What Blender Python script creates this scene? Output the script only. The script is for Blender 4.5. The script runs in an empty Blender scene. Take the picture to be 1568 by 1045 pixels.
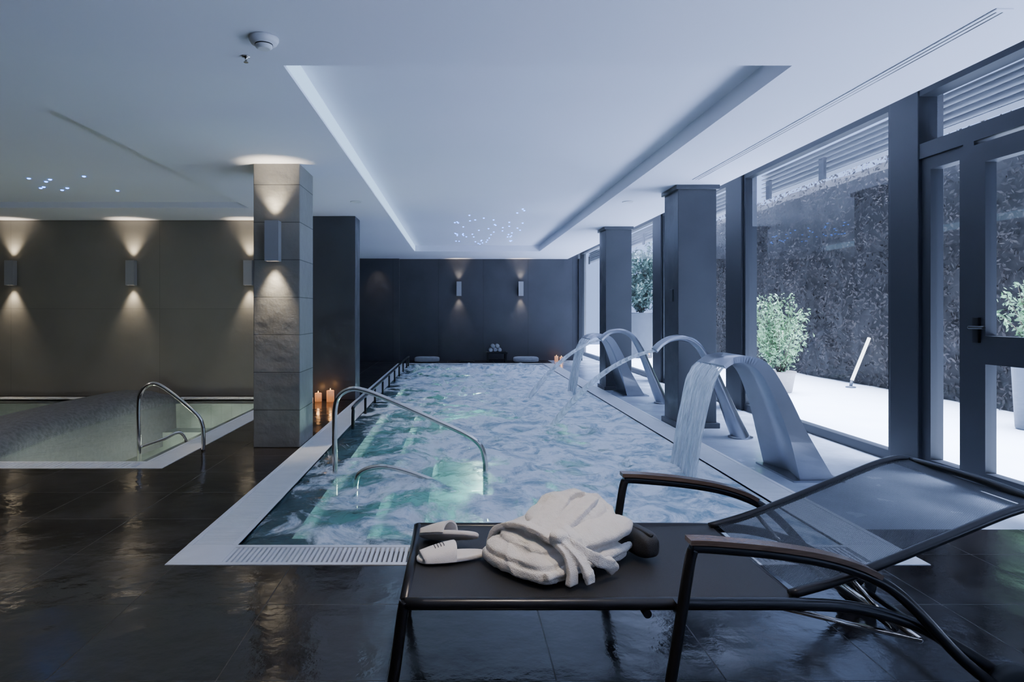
import bpy, bmesh, math, random
from mathutils import Vector, Matrix, noise
random.seed(7)
scene = bpy.context.scene
COL = scene.collection

# ------------------------------------------------------------------ materials
def newmat(name):
    m = bpy.data.materials.new(name); m.use_nodes = True
    nt = m.node_tree
    for n in list(nt.nodes): nt.nodes.remove(n)
    out = nt.nodes.new('ShaderNodeOutputMaterial')
    return m, nt, out

def pmat(name, col, rough=0.5, metal=0.0, nscale=0, namp=0.0, bump=0.0, bscale=20, rvar=0.0, emis=None, estr=0, stretch=(1,1,1), sheen=0.0):
    m, nt, out = newmat(name)
    p = nt.nodes.new('ShaderNodeBsdfPrincipled')
    nt.links.new(p.outputs[0], out.inputs[0])
    p.inputs['Base Color'].default_value = (*col, 1)
    p.inputs['Roughness'].default_value = rough
    p.inputs['Metallic'].default_value = metal
    if sheen: p.inputs['Sheen Weight'].default_value = sheen
    if emis:
        p.inputs['Emission Color'].default_value = (*emis, 1)
        p.inputs['Emission Strength'].default_value = estr
    tc = nt.nodes.new('ShaderNodeTexCoord')
    mp = nt.nodes.new('ShaderNodeMapping'); mp.inputs['Scale'].default_value = stretch
    nt.links.new(tc.outputs['Object'], mp.inputs[0])
    if nscale:
        n = nt.nodes.new('ShaderNodeTexNoise'); n.inputs['Scale'].default_value = nscale
        n.inputs['Detail'].default_value = 6
        nt.links.new(mp.outputs[0], n.inputs['Vector'])
        r = nt.nodes.new('ShaderNodeValToRGB')
        r.color_ramp.elements[0].position = 0.3; r.color_ramp.elements[1].position = 0.7
        r.color_ramp.elements[0].color = (*[max(0, c*(1-namp)) for c in col], 1)
        r.color_ramp.elements[1].color = (*[min(1, c*(1+namp)) for c in col], 1)
        nt.links.new(n.outputs[0], r.inputs[0]); nt.links.new(r.outputs[0], p.inputs['Base Color'])
        if rvar:
            mr = nt.nodes.new('ShaderNodeMapRange')
            mr.inputs[1].default_value = 0.3; mr.inputs[2].default_value = 0.7
            mr.inputs[3].default_value = max(0.02, rough-rvar); mr.inputs[4].default_value = rough+rvar
            nt.links.new(n.outputs[0], mr.inputs[0]); nt.links.new(mr.outputs[0], p.inputs['Roughness'])
    if bump:
        n2 = nt.nodes.new('ShaderNodeTexNoise'); n2.inputs['Scale'].default_value = bscale
        n2.inputs['Detail'].default_value = 5
        nt.links.new(mp.outputs[0], n2.inputs['Vector'])
        b = nt.nodes.new('ShaderNodeBump'); b.inputs['Strength'].default_value = bump; b.inputs['Distance'].default_value = 0.02
        nt.links.new(n2.outputs[0], b.inputs['Height']); nt.links.new(b.outputs[0], p.inputs['Normal'])
    return m

def tilemat(name, col, col2, mortar, bw, bh, axes='xy', rough=0.3, rvar=0.1, bump=0.3, bscale=6, ms=0.004, offset=0.0, nscale=2.5, ox=0, oy=0, mbump=0.6, cvar=(.6,1.35)):
    m, nt, out = newmat(name)
    L = nt.links.new
    p = nt.nodes.new('ShaderNodeBsdfPrincipled'); L(p.outputs[0], out.inputs[0])
    tc = nt.nodes.new('ShaderNodeTexCoord')
    sp = nt.nodes.new('ShaderNodeSeparateXYZ'); L(tc.outputs['Object'], sp.inputs[0])
    cb = nt.nodes.new('ShaderNodeCombineXYZ')
    idx = {'x': 0, 'y': 1, 'z': 2}
    if axes == 'wz':
        ad = nt.nodes.new('ShaderNodeMath'); ad.operation = 'ADD'
        L(sp.outputs[0], ad.inputs[0]); L(sp.outputs[1], ad.inputs[1]); L(ad.outputs[0], cb.inputs[0]); L(sp.outputs[2], cb.inputs[1])
    else:
        L(sp.outputs[idx[axes[0]]], cb.inputs[0]); L(sp.outputs[idx[axes[1]]], cb.inputs[1])
    mp = nt.nodes.new('ShaderNodeMapping'); mp.inputs['Location'].default_value = (ox, oy, 0); L(cb.outputs[0], mp.inputs[0])
    br = nt.nodes.new('ShaderNodeTexBrick')
    br.offset = offset; br.inputs['Scale'].default_value = 1.0
    br.inputs['Brick Width'].default_value = bw; br.inputs['Row Height'].default_value = bh
    br.inputs['Mortar Size'].default_value = ms; br.inputs['Mortar Smooth'].default_value = 0.2
    br.inputs['Color1'].default_value = (*col, 1); br.inputs['Color2'].default_value = (*col2, 1); br.inputs['Mortar'].default_value = (*mortar, 1)
    L(mp.outputs[0], br.inputs['Vector'])
    n = nt.nodes.new('ShaderNodeTexNoise'); n.inputs['Scale'].default_value = nscale; n.inputs['Detail'].default_value = 6
    n.inputs['Roughness'].default_value = 0.55
    L(tc.outputs['Object'], n.inputs['Vector'])
    mr = nt.nodes.new('ShaderNodeMapRange'); mr.inputs[1].default_value = 0.3; mr.inputs[2].default_value = 0.7
    mr.inputs[3].default_value = cvar[0]; mr.inputs[4].default_value = cvar[1]; L(n.outputs[0], mr.inputs[0])
    mx = nt.nodes.new('ShaderNodeMix'); mx.data_type = 'RGBA'; mx.blend_type = 'MULTIPLY'; mx.inputs[0].default_value = 1
    L(br.outputs[0], mx.inputs[6]); L(mr.outputs[0], mx.inputs[7]); L(mx.outputs[2], p.inputs['Base Color'])
    mr2 = nt.nodes.new('ShaderNodeMapRange'); mr2.inputs[1].default_value = 0.38; mr2.inputs[2].default_value = 0.62
    mr2.inputs[3].default_value = max(.03, rough-rvar); mr2.inputs[4].default_value = rough+rvar
    L(n.outputs[0], mr2.inputs[0])
    mrm = nt.nodes.new('ShaderNodeMath'); mrm.operation = 'MULTIPLY_ADD'; L(br.outputs['Fac'], mrm.inputs[0]); mrm.inputs[1].default_value = .25; L(mr2.outputs[0], mrm.inputs[2])
    L(mrm.outputs[0], p.inputs['Roughness'])
    n2 = nt.nodes.new('ShaderNodeTexNoise'); n2.inputs['Scale'].default_value = bscale; n2.inputs['Detail'].default_value = 6
    L(tc.outputs['Object'], n2.inputs['Vector'])
    b = nt.nodes.new('ShaderNodeBump'); b.inputs['Strength'].default_value = bump; b.inputs['Distance'].default_value = 0.02
    L(n2.outputs[0], b.inputs['Height'])
    b2 = nt.nodes.new('ShaderNodeBump'); b2.invert = True; b2.inputs['Strength'].default_value = mbump; b2.inputs['Distance'].default_value = 0.01
    L(br.outputs['Fac'], b2.inputs['Height']); L(b.outputs[0], b2.inputs['Normal']); L(b2.outputs[0], p.inputs['Normal'])
    return m

def emat(name, col, s):
    m, nt, out = newmat(name)
    e = nt.nodes.new('ShaderNodeEmission'); e.inputs[0].default_value = (*col, 1); e.inputs[1].default_value = s
    nt.links.new(e.outputs[0], out.inputs[0]); return m

def schlick(nt, f0=.04, k=.85, normal=None):
    """two-sided Schlick reflectance from the facing angle"""
    N = nt.nodes.new; L = nt.links.new
    lw = N('ShaderNodeLayerWeight'); lw.inputs[0].default_value = .5
    if normal is not None: L(normal, lw.inputs['Normal'])
    pw = N('ShaderNodeMath'); pw.operation = 'POWER'; L(lw.outputs['Facing'], pw.inputs[0]); pw.inputs[1].default_value = 4.5
    ma = N('ShaderNodeMath'); ma.operation = 'MULTIPLY_ADD'; L(pw.outputs[0], ma.inputs[0]); ma.inputs[1].default_value = k; ma.inputs[2].default_value = f0
    return ma.outputs[0]

def glassmat(name, tint=(0.92,0.96,1.0)):
    m, nt, out = newmat(name)
    L = nt.links.new
    t = nt.nodes.new('ShaderNodeBsdfTransparent'); t.inputs[0].default_value = (*tint, 1)
    g = nt.nodes.new('ShaderNodeBsdfGlossy'); g.inputs['Roughness'].default_value = 0.02
    mx = nt.nodes.new('ShaderNodeMixShader')
    L(schlick(nt, .07, .7), mx.inputs[0]); L(t.outputs[0], mx.inputs[1]); L(g.outputs[0], mx.inputs[2]); L(mx.outputs[0], out.inputs[0])
    return m

def meshfabric(name, col, alpha):
    m, nt, out = newmat(name)
    L = nt.links.new
    p = nt.nodes.new('ShaderNodeBsdfPrincipled'); p.inputs['Base Color'].default_value = (*col, 1); p.inputs['Roughness'].default_value = .5
    t = nt.nodes.new('ShaderNodeBsdfTransparent')
    tc = nt.nodes.new('ShaderNodeTexCoord')
    ck = nt.nodes.new('ShaderNodeTexChecker'); ck.inputs['Scale'].default_value = 260
    L(tc.outputs['Object'], ck.inputs[0])
    mr = nt.nodes.new('ShaderNodeMapRange'); mr.inputs[3].default_value = alpha-0.06; mr.inputs[4].default_value = alpha+0.06
    L(ck.outputs['Fac'], mr.inputs[0])
    mx = nt.nodes.new('ShaderNodeMixShader')
    L(mr.outputs[0], mx.inputs[0]); L(t.outputs[0], mx.inputs[1]); L(p.outputs[0], mx.inputs[2]); L(mx.outputs[0], out.inputs[0])
    return m

def watermat(name, clear, foamcol, foamthin, dark, lo, hi, gx=0.0, gy=0.0, bias=0.0, scale=1.3, deep=0.35, bumpd=.03, dist=1.4):
    m, nt, out = newmat(name)
    L = nt.links.new; N = nt.nodes.new
    tc = N('ShaderNodeTexCoord')
    mp = N('ShaderNodeMapping'); mp.inputs['Scale'].default_value = (1.0, .8, 1); L(tc.outputs['Object'], mp.inputs[0])
    n = N('ShaderNodeTexNoise'); n.inputs['Scale'].default_value = scale; n.inputs['Detail'].default_value = 10
    n.inputs['Roughness'].default_value = 0.66; n.inputs['Distortion'].default_value = dist
    L(mp.outputs[0], n.inputs['Vector'])
    sp = N('ShaderNodeSeparateXYZ'); L(tc.outputs['Object'], sp.inputs[0])
    a = N('ShaderNodeMath'); a.operation = 'MULTIPLY_ADD'; L(sp.outputs[0], a.inputs[0]); a.inputs[1].default_value = gx; L(n.outputs[0], a.inputs[2])
    b = N('ShaderNodeMath'); b.operation = 'MULTIPLY_ADD'; L(sp.outputs[1], b.inputs[0]); b.inputs[1].default_value = gy; L(a.outputs[0], b.inputs[2])
    c = N('ShaderNodeMath'); c.operation = 'ADD'; L(b.outputs[0], c.inputs[0]); c.inputs[1].default_value = bias
    mr = N('ShaderNodeMapRange'); mr.interpolation_type = 'SMOOTHSTEP'; mr.inputs[1].default_value = lo; mr.inputs[2].default_value = hi
    L(c.outputs[0], mr.inputs[0])
    n5 = N('ShaderNodeTexNoise'); n5.inputs['Scale'].default_value = scale*1.8; n5.inputs['Detail'].default_value = 10; n5.inputs['Roughness'].default_value = .70; n5.inputs['Distortion'].default_value = 2.0
    L(mp.outputs[0], n5.inputs['Vector'])
    rf = N('ShaderNodeValToRGB'); rf.color_ramp.elements[0].position = .38; rf.color_ramp.elements[1].position = .54
    rf.color_ramp.elements[0].color = (*foamthin, 1); rf.color_ramp.elements[1].color = (*foamcol, 1); L(n5.outputs[0], rf.inputs[0])
    n3 = N('ShaderNodeTexNoise'); n3.inputs['Scale'].default_value = 6; n3.inputs['Detail'].default_value = 8; n3.inputs['Distortion'].default_value = .8; L(mp.outputs[0], n3.inputs['Vector'])
    bp = N('ShaderNodeBump'); bp.inputs['Strength'].default_value = 0.8; bp.inputs['Distance'].default_value = bumpd; L(n3.outputs[0], bp.inputs['Height'])
    t = N('ShaderNodeBsdfTransparent'); t.inputs[0].default_value = (*clear, 1)
    d0 = N('ShaderNodeBsdfDiffuse'); d0.inputs[0].default_value = (*dark, 1)
    ms = N('ShaderNodeMixShader'); ms.inputs[0].default_value = deep; L(t.outputs[0], ms.inputs[1]); L(d0.outputs[0], ms.inputs[2])
    g = N('ShaderNodeBsdfGlossy'); g.inputs['Roughness'].default_value = 0.08; L(bp.outputs[0], g.inputs['Normal'])
    mw = N('ShaderNodeMixShader'); L(schlick(nt, .03, .8, bp.outputs[0]), mw.inputs[0]); L(ms.outputs[0], mw.inputs[1]); L(g.outputs[0], mw.inputs[2])
    fo = N('ShaderNodeBsdfPrincipled'); fo.inputs['Roughness'].default_value = .5; L(rf.outputs[0], fo.inputs['Base Color'])
    L(bp.outputs[0], fo.inputs['Normal'])
    mx = N('ShaderNodeMixShader'); L(mr.outputs[0], mx.inputs[0]); L(mw.outputs[0], mx.inputs[1]); L(fo.outputs[0], mx.inputs[2]); L(mx.outputs[0], out.inputs[0])
    return m

def fallmat(name, opac=0.6):
    m, nt, out = newmat(name)
    L = nt.links.new; N = nt.nodes.new
    tc = N('ShaderNodeTexCoord'); mp = N('ShaderNodeMapping'); mp.inputs['Scale'].default_value = (3, 26, 1.6); L(tc.outputs['Object'], mp.inputs[0])
    n = N('ShaderNodeTexNoise'); n.inputs['Scale'].default_value = 1.6; n.inputs['Detail'].default_value = 4; L(mp.outputs[0], n.inputs['Vector'])
    mr = N('ShaderNodeMapRange'); mr.inputs[1].default_value = .36; mr.inputs[2].default_value = .64; mr.inputs[3].default_value = opac-.5; mr.inputs[4].default_value = min(1, opac+.25)
    L(n.outputs[0], mr.inputs[0])
    t = N('ShaderNodeBsdfTransparent'); t.inputs[0].default_value = (.97, .99, 1, 1)
    p = N('ShaderNodeBsdfPrincipled'); p.inputs['Base Color'].default_value = (.96, .98, 1, 1); p.inputs['Roughness'].default_value = .15
    tl = N('ShaderNodeBsdfTranslucent'); tl.inputs[0].default_value = (.96, .98, 1, 1)
    m1 = N('ShaderNodeMixShader'); m1.inputs[0].default_value = .55; L(p.outputs[0], m1.inputs[1]); L(tl.outputs[0], m1.inputs[2])
    mx = N('ShaderNodeMixShader'); L(mr.outputs[0], mx.inputs[0]); L(t.outputs[0], mx.inputs[1]); L(m1.outputs[0], mx.inputs[2]); L(mx.outputs[0], out.inputs[0])
    return m

M_floor = tilemat('dark_slate_tile', (.016,.013,.011), (.025,.020,.017), (.045,.040,.036), .6, .6, 'xy', rough=.155, rvar=.09, bump=.28, bscale=5.5, ox=.25, oy=.1, ms=.0028, nscale=1.9, cvar=(.75,1.3))
M_deck = pmat('deck_stone_pale_sheen', (.50,.55,.63), .2, 0, 3, .12, .12, 12, .1)  # pale blue base colour carries the window reflection on the wet deck
M_gut = pmat('white_gutter_plastic', (.92,.92,.92), .4, 0, 8, .03)
M_gutgap = pmat('gutter_channel', (.14,.15,.16), .6)
M_ledge = pmat('pool_ledge_stone', (.05,.055,.06), .35, 0, 14, .35, .2, 40)
M_basin = tilemat('pool_mosaic', (.17,.33,.35), (.20,.37,.39), (.25,.4,.42), .25, .25, 'xy', rough=.4, bump=.05)
M_spabasin = tilemat('spa_mosaic', (.50,.55,.50), (.52,.57,.52), (.42,.47,.43), .15, .15, 'xy', rough=.4, bump=.05)
M_ceil = pmat('ceiling_plaster', (.80,.80,.87), .8, 0, .6, .02)
M_wallback = tilemat('wall_slate_panels', (.052,.053,.063), (.058,.059,.069), (.03,.03,.035), 1.2, 3.0, 'xz', rough=.45, bump=.12, bscale=8, ox=.5, cvar=(.85,1.12))
M_wallwarm = tilemat('wall_stone_panels', (.170,.158,.140), (.184,.172,.153), (.12,.112,.10), 2.3, 1.35, 'xz', rough=.5, bump=.1, bscale=10, ms=.003, mbump=.2, cvar=(.94,1.06))
M_wallplain = pmat('wall_dark_plaster', (.22,.22,.22), .7, 0, 2, .1)
M_colstone = tilemat('column_stone_blocks', (.20,.193,.178), (.23,.222,.205), (.08,.08,.075), 3.0, .36, 'wz', rough=.55, bump=.5, bscale=9, ms=.004, cvar=(.85,1.12))
M_coldark = tilemat('column_dark_panels', (.058,.061,.071), (.062,.065,.075), (.05,.05,.055), 6, 2.9, 'wz', rough=.42, bump=.1, bscale=12, ms=.003, cvar=(.9,1.1))
M_frame = pmat('window_frame_metal', (.016,.018,.024), .5, 0)
M_glass = glassmat('window_glass')
M_chrome = pmat('polished_steel', (.74,.69,.62), .14, 1)
M_brushed = pmat('brushed_steel', (.38,.39,.43), .30, 1, 3, .08)
M_fall = fallmat('falling_water', .80)
M_sconce = pmat('sconce_grey_metal', (.34,.34,.36), .4, .3)
M_lens = emat('sconce_lens', (1,.83,.55), 20)
M_black = pmat('black_metal', (.012,.012,.013), .3, .4)
M_lframe = pmat('lounger_frame_metal', (.030,.029,.031), .28, .6)
M_arm = pmat('armrest_wood', (.12,.08,.058), .26, 0, 12, .25, stretch=(1,12,12))
M_seat = pmat('lounger_seat_mesh', (.022,.021,.021), .5, 0, 350, .5, .3, 500)
M_back = meshfabric('lounger_back_mesh', (.016,.019,.027), .78)
M_rubber = pmat('rubber', (.012,.012,.012), .6)
M_robe = pmat('terry_cloth', (.86,.79,.70), .95, 0, 40, .03, .45, 220, sheen=.1)
M_slip = pmat('slipper_cloth', (.86,.79,.72), .9, 0, 40, .03, .25, 300, sheen=.1)
M_slipin = pmat('slipper_print', (.10,.09,.09), .8)
M_patio = pmat('patio_concrete', (.80,.84,.88), .7, 0, 1.5, .05)
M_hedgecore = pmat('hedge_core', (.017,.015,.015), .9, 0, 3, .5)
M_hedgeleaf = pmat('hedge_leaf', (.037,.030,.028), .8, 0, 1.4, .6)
M_leaf = pmat('bright_leaf', (.20,.36,.17), .55, 0, 5, .4)
M_leaf2 = pmat('shrub_leaf', (.08,.14,.11), .55, 0, 5, .5)
M_bark = pmat('stem_bark', (.09,.07,.045), .8)
M_potw = pmat('white_planter', (.34,.30,.28), .6, 0, 6, .05)
M_potg = pmat('grey_planter', (.07,.08,.10), .55, 0, 6, .08)
M_soil = pmat('soil', (.03,.022,.016), .95)
M_slat = pmat('blind_slats', (.07,.08,.10), .5, .3)
M_led = emat('cove_led', (.42,.66,1.0), 2.0)
M_star = emat('star_light', (.03,.20,1.0), 16)
M_wax = pmat('candle_wax', (.8,.5,.3), .5, 0, emis=(1,.35,.10), estr=.5)
M_flame = emat('candle_flame', (1,.55,.15), 16)
M_white = pmat('white_plastic', (.75,.75,.77), .35)
M_grey = pmat('grey_cloth', (.35,.36,.38), .9, 0, 20, .1, .3, 150)
M_divider = pmat('dark_pebble_mosaic', (.17,.17,.185), .45, 0, 22, .35, .4, 60)
M_lamp = emat('garden_lamp', (.9,.95,1), 6)

# ------------------------------------------------------------------ mesh helpers
def box(bm, x0,x1,y0,y1,z0,z1, mi=0, mat=None):
    vs = [bm.verts.new(v) for v in [(x0,y0,z0),(x1,y0,z0),(x1,y1,z0),(x0,y1,z0),(x0,y0,z1),(x1,y0,z1),(x1,y1,z1),(x0,y1,z1)]]
    if mat is not None:
        for v in vs: v.co = mat @ v.co
    for f in [(0,3,2,1),(4,5,6,7),(0,1,5,4),(1,2,6,5),(2,3,7,6),(3,0,4,7)]:
        fc = bm.faces.new([vs[i] for i in f]); fc.material_index = mi
    return vs

def pane(bm, x, y0,y1,z0,z1, mi):
    f = bm.faces.new([bm.verts.new(v) for v in [(x,y0,z0),(x,y1,z0),(x,y1,z1),(x,y0,z1)]]); f.material_index = mi

def cr(pts, k=6, closed=False):
    P = [Vector(p) for p in pts]; out = []
    n = len(P)
    rng = range(n if closed else n-1)
    for i in rng:
        p0 = P[(i-1) % n] if closed or i > 0 else P[0]
        p1 = P[i]; p2 = P[(i+1) % n]
        p3 = P[(i+2) % n] if closed or i+2 < n else P[-1]
        for j in range(k):
            t = j/k
            out.append(0.5*((2*p1)+(-p0+p2)*t+(2*p0-5*p1+4*p2-p3)*t*t+(-p0+3*p1-3*p2+p3)*t**3))
    if not closed: out.append(P[-1])
    return out

def tube(bm, pts, r, mi=0, n=12, k=6, caps=True, sy=1.0):
    P = cr(pts, k) if k > 1 else [Vector(p) for p in pts]
    rs = r if isinstance(r, (list, tuple)) else None
    rings = []
    T0 = (P[1]-P[0]).normalized()
    up = Vector((0,0,1)) if abs(T0.z) < .9 else Vector((1,0,0))
    nrm = (up - T0*up.dot(T0)).normalized()
    for i, p in enumerate(P):
        T = (P[min(i+1, len(P)-1)]-P[max(i-1, 0)]).normalized()
        nrm = (nrm - T*nrm.dot(T)).normalized(); bn = T.cross(nrm)
        if rs:
            u = i/(len(P)-1)*(len(rs)-1); a = int(min(u, len(rs)-2)); rr = rs[a]+(rs[a+1]-rs[a])*(u-a)
        else: rr = r
        rings.append([bm.verts.new(p+nrm*rr*math.cos(2*math.pi*j/n)+bn*rr*sy*math.sin(2*math.pi*j/n)) for j in range(n)])
    for a, b in zip(rings, rings[1:]):
        for j in range(n):
            f = bm.faces.new([a[j], a[(j+1)%n], b[(j+1)%n], b[j]]); f.smooth = True; f.material_index = mi
    if caps:
        f = bm.faces.new(list(reversed(rings[0]))); f.material_index = mi
        f = bm.faces.new(rings[-1]); f.material_index = mi

def ribbon(bm, pts, wv, w, t, mi=0, k=5):
    P = cr(pts, k); wv = Vector(wv).normalized(); rings = []
    for i, p in enumerate(P):
        T = (P[min(i+1, len(P)-1)]-P[max(i-1, 0)]).normalized()
        nn = T.cross(wv).normalized()
        ww = wv*w/2; tt = nn*t/2
        rings.append([bm.verts.new(q) for q in (p-ww-tt, p+ww-tt, p+ww+tt, p-ww+tt)])
    for a, b in zip(rings, rings[1:]):
        for j in range(4):
            f = bm.faces.new([a[j], a[(j+1)%4], b[(j+1)%4], b[j]]); f.material_index = mi; f.smooth = False
    f = bm.faces.new(list(reversed(rings[0]))); f.material_index = mi
    f = bm.faces.new(rings[-1]); f.material_index = mi

def lathe(bm, prof, cx, cy, cz=0, mi=0, n=28, mat=None, smooth=True):
    rings = []
    for r, z in prof:
        ring = []
        for j in range(n):
            v = Vector((cx+r*math.cos(2*math.pi*j/n), cy+r*math.sin(2*math.pi*j/n), cz+z))
            if mat is not None: v = mat @ v
            ring.append(bm.verts.new(v))
        rings.append(ring)
    for a, b in zip(rings, rings[1:]):
        for j in range(n):
            f = bm.faces.new([a[j], a[(j+1)%n], b[(j+1)%n], b[j]]); f.material_index = mi; f.smooth = smooth
    f = bm.faces.new(list(reversed(rings[0]))); f.material_index = mi
    f = bm.faces.new(rings[-1]); f.material_index = mi

def superell(bm, c, s, e=.5, mi=0, nu=40, nv=24, mat=None):
    def sg(w, m): return math.copysign(abs(w)**m, w)
    rows = []
    for i in range(nv+1):
        ph = -math.pi/2+math.pi*i/nv; row = []
        for j in range(nu):
            th = 2*math.pi*j/nu
            v = Vector((c[0]+s[0]*sg(math.cos(ph), e)*sg(math.cos(th), e), c[1]+s[1]*sg(math.cos(ph), e)*sg(math.sin(th), e), c[2]+s[2]*sg(math.sin(ph), e)))
            if mat is not None: v = mat @ v
            row.append(bm.verts.new(v))
        rows.append(row)
    for a, b in zip(rows, rows[1:]):
        for j in range(nu):
            f = bm.faces.new([a[j], a[(j+1)%nu], b[(j+1)%nu], b[j]]); f.material_index = mi; f.smooth = True

def fin(bm, name, mats, bevel=0, merge=True, parent=None, normals=True):
    if merge: bmesh.ops.remove_doubles(bm, verts=bm.verts, dist=1e-5)
    if normals: bmesh.ops.recalc_face_normals(bm, faces=bm.faces)
    me = bpy.data.meshes.new(name); bm.to_mesh(me); bm.free()
    for m in (mats if isinstance(mats, (list, tuple)) else [mats]): me.materials.append(m)
    ob = bpy.data.objects.new(name, me); COL.objects.link(ob)
    if bevel:
        b = ob.modifiers.new('bevel', 'BEVEL'); b.width = bevel; b.segments = 2; b.limit_method = 'ANGLE'; b.angle_limit = math.radians(50)
    if parent: ob.parent = parent
    return ob

def boxobj(name, b, mat, bevel=0):
    bm = bmesh.new(); box(bm, *b); return fin(bm, name, mat, bevel, merge=False)

def plates(bm, xs, ys, z, holes, mi=0):
    for i in range(len(xs)-1):
        for j in range(len(ys)-1):
            cx = (xs[i]+xs[i+1])/2; cy = (ys[j]+ys[j+1])/2
            if any(h[0] < cx < h[1] and h[2] < cy < h[3] for h in holes): continue
            f = bm.faces.new([bm.verts.new(v) for v in [(xs[i],ys[j],z),(xs[i+1],ys[j],z),(xs[i+1],ys[j+1],z),(xs[i],ys[j+1],z)]]); f.material_index = mi

# ------------------------------------------------------------------ room shell
XL, XR, YF, YB = -9.0, 3.75, -2.5, 17.5
CZ = 2.72
PX0, PX1, PY0, PY1 = -1.5, 2.43, 3.35, 16.5
GW = .28
SX0, SX1, SY0, SY1 = -8.8, -2.45, 5.42, 9.95
bm = bmesh.new()
xs = [XL, SX0, SX1, PX0, PX1, XR+.2]; ys = [YF, PY0, SY0, SY1, PY1, 20]
plates(bm, xs, ys, 0, [(PX0,PX1,PY0,PY1),(SX0,SX1,SY0,SY1),(PX1,XR+.2,PY0,20)])
floor = fin(bm, 'floor', M_floor, normals=False)
bm = bmesh.new(); plates(bm, [PX1, XR+.2], [PY0, 3.9], 0, []); 
for f in bm.faces: f.material_index = 0
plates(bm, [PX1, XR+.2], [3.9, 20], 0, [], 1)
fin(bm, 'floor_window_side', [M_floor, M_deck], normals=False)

R1 = (-1.0, 1.93, 3.76, 15.3, 2.86); R2 = (-8.2, -2.84, 4.6, 8.9, 2.80)
bm = bmesh.new()
plates(bm, [XL, R2[0], R2[1], R1[0], R1[1], 2.96], [YF, R1[2], R2[2], R2[3], R1[3], 20], CZ, [R1[:4], R2[:4]])
q = lambda *v: bm.faces.new([bm.verts.new(a) for a in v])
for R in (R1, R2):
    x0,x1,y0,y1,z = R
    q((x0,y0,z),(x1,y0,z),(x1,y1,z),(x0,y1,z))
    q((x0,y0,CZ),(x0,y1,CZ),(x0,y1,z),(x0,y0,z)); q((x1,y0,CZ),(x1,y1,CZ),(x1,y1,z),(x1,y0,z))
    q((x0,y0,CZ),(x1,y0,CZ),(x1,y0,z),(x0,y0,z)); q((x0,y1,CZ),(x1,y1,CZ),(x1,y1,z),(x0,y1,z))
q((2.96,YF,CZ),(2.96,20,CZ),(2.96,20,3.2),(2.96,YF,3.2))
q((2.96,YF,3.2),(XR+.25,YF,3.2),(XR+.25,20,3.2),(2.96,20,3.2))
fin(bm, 'ceiling', M_ceil, merge=False, normals=False)
boxobj('roof_light_blocker', (XL-.2, XR+.25, YF-.2, 20.2, 3.21, 3.45), M_wallplain)  # unseen slab added above the ceiling to block outside light

boxobj('wall_left', (XL-.2, XL, YF, 10.1, -.1, 3.2), M_wallplain)
boxobj('wall_front', (XL-.2, XR+.2, YF-.2, YF, -.1, 3.2), M_wallplain)
boxobj('wall_spa', (XL-.2, -2.6, 10.1, 10.3, -.1, 3.2), M_wallwarm)
boxobj('wall_corridor', (-2.8, -2.6, 10.3, 17.7, -.1, 3.2), M_wallback)
bm = bmesh.new(); box(bm, -2.8, 3.24, YB, YB+.2, -.1, 3.2); box(bm, -2.6, -1.54, YB-.15, YB, -.1, CZ)
fin(bm, 'wall_back', M_wallback, merge=False)
boxobj('wall_end', (3.0, XR+.2, 20, 20.2, -.1, 3.2), M_wallplain)

def column(name, x0,x1,y0,y1, mat, z0=0.0):
    bm = bmesh.new(); box(bm, x0,x1,y0,y1,z0,CZ); 
    return fin(bm, name, mat, .008)
column('stone_column', -1.95, -1.505, 6.25, 6.82, M_colstone)
column('stone_column', -2.44, -1.505, 9.66, 10.1, M_coldark)
for (y0) in (7.3, 10.85):
    bm = bmesh.new()
    box(bm, 2.47, 2.9, y0, y0+.48, 0, CZ); box(bm, 2.44, 2.93, y0-.03, y0+.51, 0, .06); box(bm, 2.44, 2.93, y0-.03, y0+.51, CZ-.05, CZ)
    if y0 < 8: box(bm, 2.455, 2.47, y0+.15, y0+.25, 1.42, 1.56)
    fin(bm, 'window_column', M_coldark, .006)

def winbay(n, y0, y1, fr=.06, slats=True, z1=3.19):
    bm = bmesh.new()
    xa, xb = 3.77, 3.87
    box(bm, xa,xb,y0,y1,0,.09,0); box(bm, xa,xb,y0,y1,z1-.14,z1,0)
    box(bm, xa,xb,y0,y0+fr,.09,z1-.14,0); box(bm, xa,xb,y1-fr,y1,.09,z1-.14,0)
    pane(bm, 3.815,y0+fr,y1-fr,.09,z1-.14,1)
    if slats:
        for i in range(6):
            z = 2.80+i*.055
            mt = Matrix.Translation((4.04, 0, z)) @ Matrix.Rotation(.35, 4, 'Y')
            box(bm, -.035,.035,y0,y1,-.004,.004,2, mat=mt)
        for yy in (y0+.25, (y0+y1)/2, y1-.25):
            box(bm, 3.97,4.0,yy-.05,yy+.05,2.74,2.98,0)
    return fin(bm, 'window_%d' % n, [M_frame, M_glass, M_slat], 0, merge=False)
winbay(1, -2.5, .6); winbay(2, .7, 3.6)
winbay(4, 5.65, 8.6); winbay(5, 9.1, 12.0); winbay(6, 12.5, 15.4); winbay(7, 15.6, 19.95)
for k, (a, b) in enumerate(((.6,.7),(3.6,3.72),(5.3,5.65),(8.6,9.1),(12.0,12.5),(15.4,15.6))):
    boxobj('trim_%d' % (k+1), (3.74,3.95,a,b,0,3.19), M_frame, .006)
boxobj('trim_7', (3.24,3.34,YB-.1,YB+.25,0,CZ), M_frame, .006)
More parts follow.
